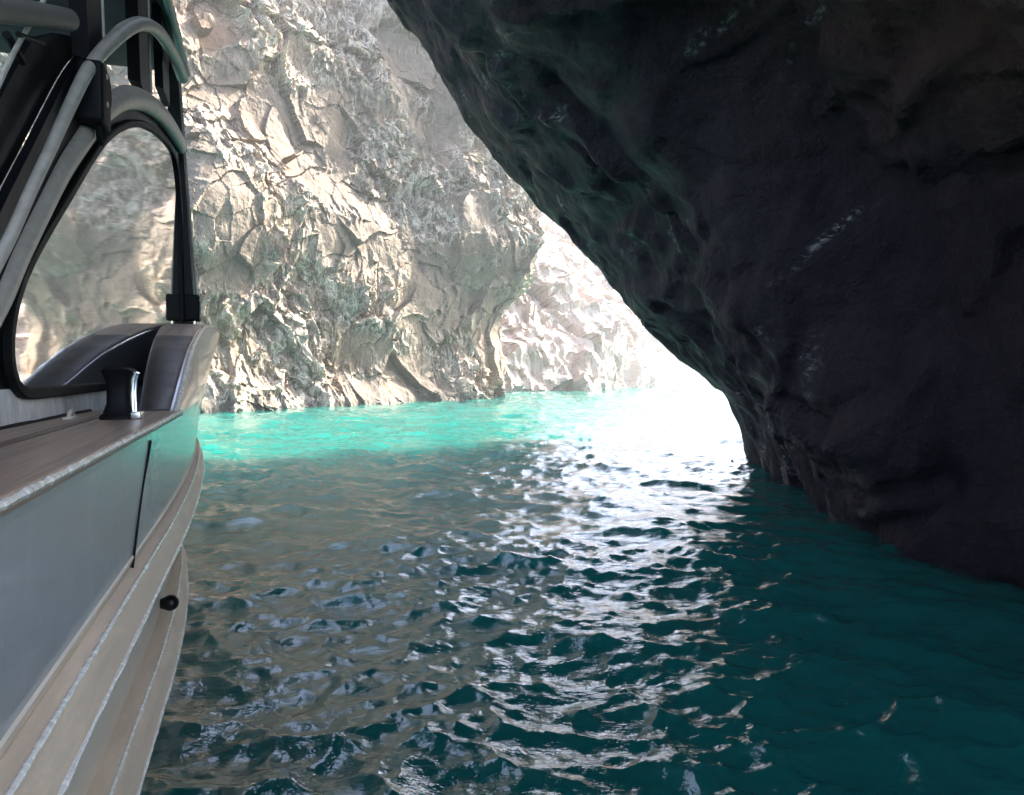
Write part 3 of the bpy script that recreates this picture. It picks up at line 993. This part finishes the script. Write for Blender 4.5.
# tall forward post, standing on the bulwark cap
bx, by, bh = -0.605, 6.8, -0.342
fp = post((bx - 0.10, by - 0.02, ROOF_H), (bx, by, bh - 0.02), (0.13, 0.13), 0.095)
y3, h3 = on_cabin(163, 100)
post((plane_x(y3) + 0.0, y3 - 0.05, ROOF_H), (plane_x(y3) + 0.0, y3, h3 - 0.02), (0.5, 0.45), 0.05, trim=False)
part('foot_bracket', box_bm(L(bx - 0.075, by - 0.09, bh - 0.27), L(bx + 0.085, by + 0.07, bh - 0.05), 0.018), M_black, fp)
part('fixing_bolt', sweep([L(bx - 0.02, by - 0.03, bh - 0.055), L(bx - 0.02, by - 0.03, bh + 0.005)], 0.022, 10, side=Vector((0, 1, 0))), M_chrome, fp)
part('fixing_bolt', sweep([L(bx + 0.045, by - 0.05, bh - 0.055), L(bx + 0.045, by - 0.05, bh + 0.005)], 0.018, 10, side=Vector((0, 1, 0))), M_chrome, fp)
# thin wire rope beside the post
part('wire_rope', sweep([L(bx + 0.07 - 0.13 * k / 10, by + 0.02, bh - 0.05 - (2.1) * k / 10) for k in range(11)], 0.009, 8), M_rail, fp)

# beam under the roof at the aft end
b0 = on_cabin(-40, 2); b1 = on_cabin(62, 19)
bm = sweep([PLN(b0[0] + (b1[0] - b0[0]) * k / 10, b0[1] + (b1[1] - b0[1]) * k / 10, 0.02) for k in range(11)], 0.045, 16)
part('roof_beam', bm, M_beam)
s0 = on_cabin(3, 34); s1 = on_cabin(20, 62); s2 = on_cabin(8, 33); s3 = on_cabin(34, 42)
bm = sweep([PLN(*s0, 0.01), PLN(*s1, 0.01)], 0.014, 8)
join(bm, sweep([PLN(*s2, 0.03), PLN(*s3, 0.03)], 0.010, 8))
part('strut', bm, M_black)

# --- the bollard on the side deck
def bollard(x, y, h):
    sec = [(0.000, 0.066, 0.085), (0.012, 0.066, 0.085), (0.022, 0.055, 0.07), (0.06, 0.042, 0.052), (0.11, 0.041, 0.050), (0.15, 0.045, 0.056), (0.175, 0.054, 0.075), (0.192, 0.058, 0.085), (0.199, 0.050, 0.075)]
    rings = []
    for dz, rx, ry in sec:
        ring = []
        for k in range(24):
            a_ = 2 * math.pi * k / 24
            c_, s_ = math.cos(a_), math.sin(a_)
            ring.append(L(x + rx * abs(c_) ** 0.6 * (1 if c_ > 0 else -1), y + ry * abs(s_) ** 0.6 * (1 if s_ > 0 else -1), h - dz + (0.012 * (1 - abs(s_)) if dz > 0.18 else 0)))
        rings.append(ring)
    b = part('bollard', loft(rings), M_black)
    bm = sweep([L(x + 0.052, y - 0.035, h - 0.03), L(x + 0.05, y - 0.035, h - 0.10), L(x + 0.054, y - 0.035, h - 0.15), L(x + 0.063, y - 0.04, h - 0.178)], 0.0075, 8, side=Vector((0, 1, 0)))
    join(bm, sweep([L(x + 0.054, y + 0.01, h - 0.03), L(x + 0.052, y + 0.01, h - 0.10), L(x + 0.056, y + 0.01, h - 0.15), L(x + 0.066, y + 0.0, h - 0.178)], 0.0075, 8, side=Vector((0, 1, 0))))
    join(bm, box_bm(L(x + 0.048, y - 0.075, h - 0.001), L(x + 0.084, y + 0.03, h - 0.03), 0.006))
    part('sunlit_edge_strip', bm, M_chrome, b)  # bright metal strips standing in for the bollard's sunlit edge
bollard(-0.54, 3.2, 0.196)

# --- small fittings: bolt heads, pad eye, sealing strip
def bolt_head(p, parent, r=0.011, mat=M_chrome):
    part('bolt_head', sweep([p + Vector((-0.006, 0, 0)), p + Vector((0.004, 0, 0)), p + Vector((0.007, 0, 0))], [r, r, r * 0.6], 6, side=Vector((0, 0, 1))), mat, parent)
for dy in (-0.055, 0.045):
    for dz in (-0.225, -0.09):
        bolt_head(L(bx + 0.088, by + dy - 0.01, bh + dz), bpy.data.objects['foot_bracket'], 0.012, M_rail)
for dz in (-0.06, 0.06):
    bolt_head(PLN(cy - 0.01, ch + dz, 0.132), bpy.data.objects['rail_clamp'], 0.013, M_rail)
ey, eh = 3.24, 0.195
bm = sweep([L(-0.715, ey + 0.035 * math.cos(a_), eh - 0.028 * math.sin(a_)) for a_ in np.linspace(0, math.pi, 14)], 0.008, 8)
join(bm, box_bm(L(-0.735, ey - 0.05, eh + 0.001), L(-0.70, ey + 0.05, eh - 0.008), 0.003))
part('pad_eye', bm, M_rail, bpy.data.objects['side_deck'])
part('seal_strip', sweep([L(plane_x(y) + 0.012, y, 0.193) for y in np.linspace(-1, 3.8, 60)], 0.008 + 0.003 * fbm(np.stack([np.linspace(0, 30, 60)] * 3, -1), 2), 8), M_black, bpy.data.objects['coaming'])
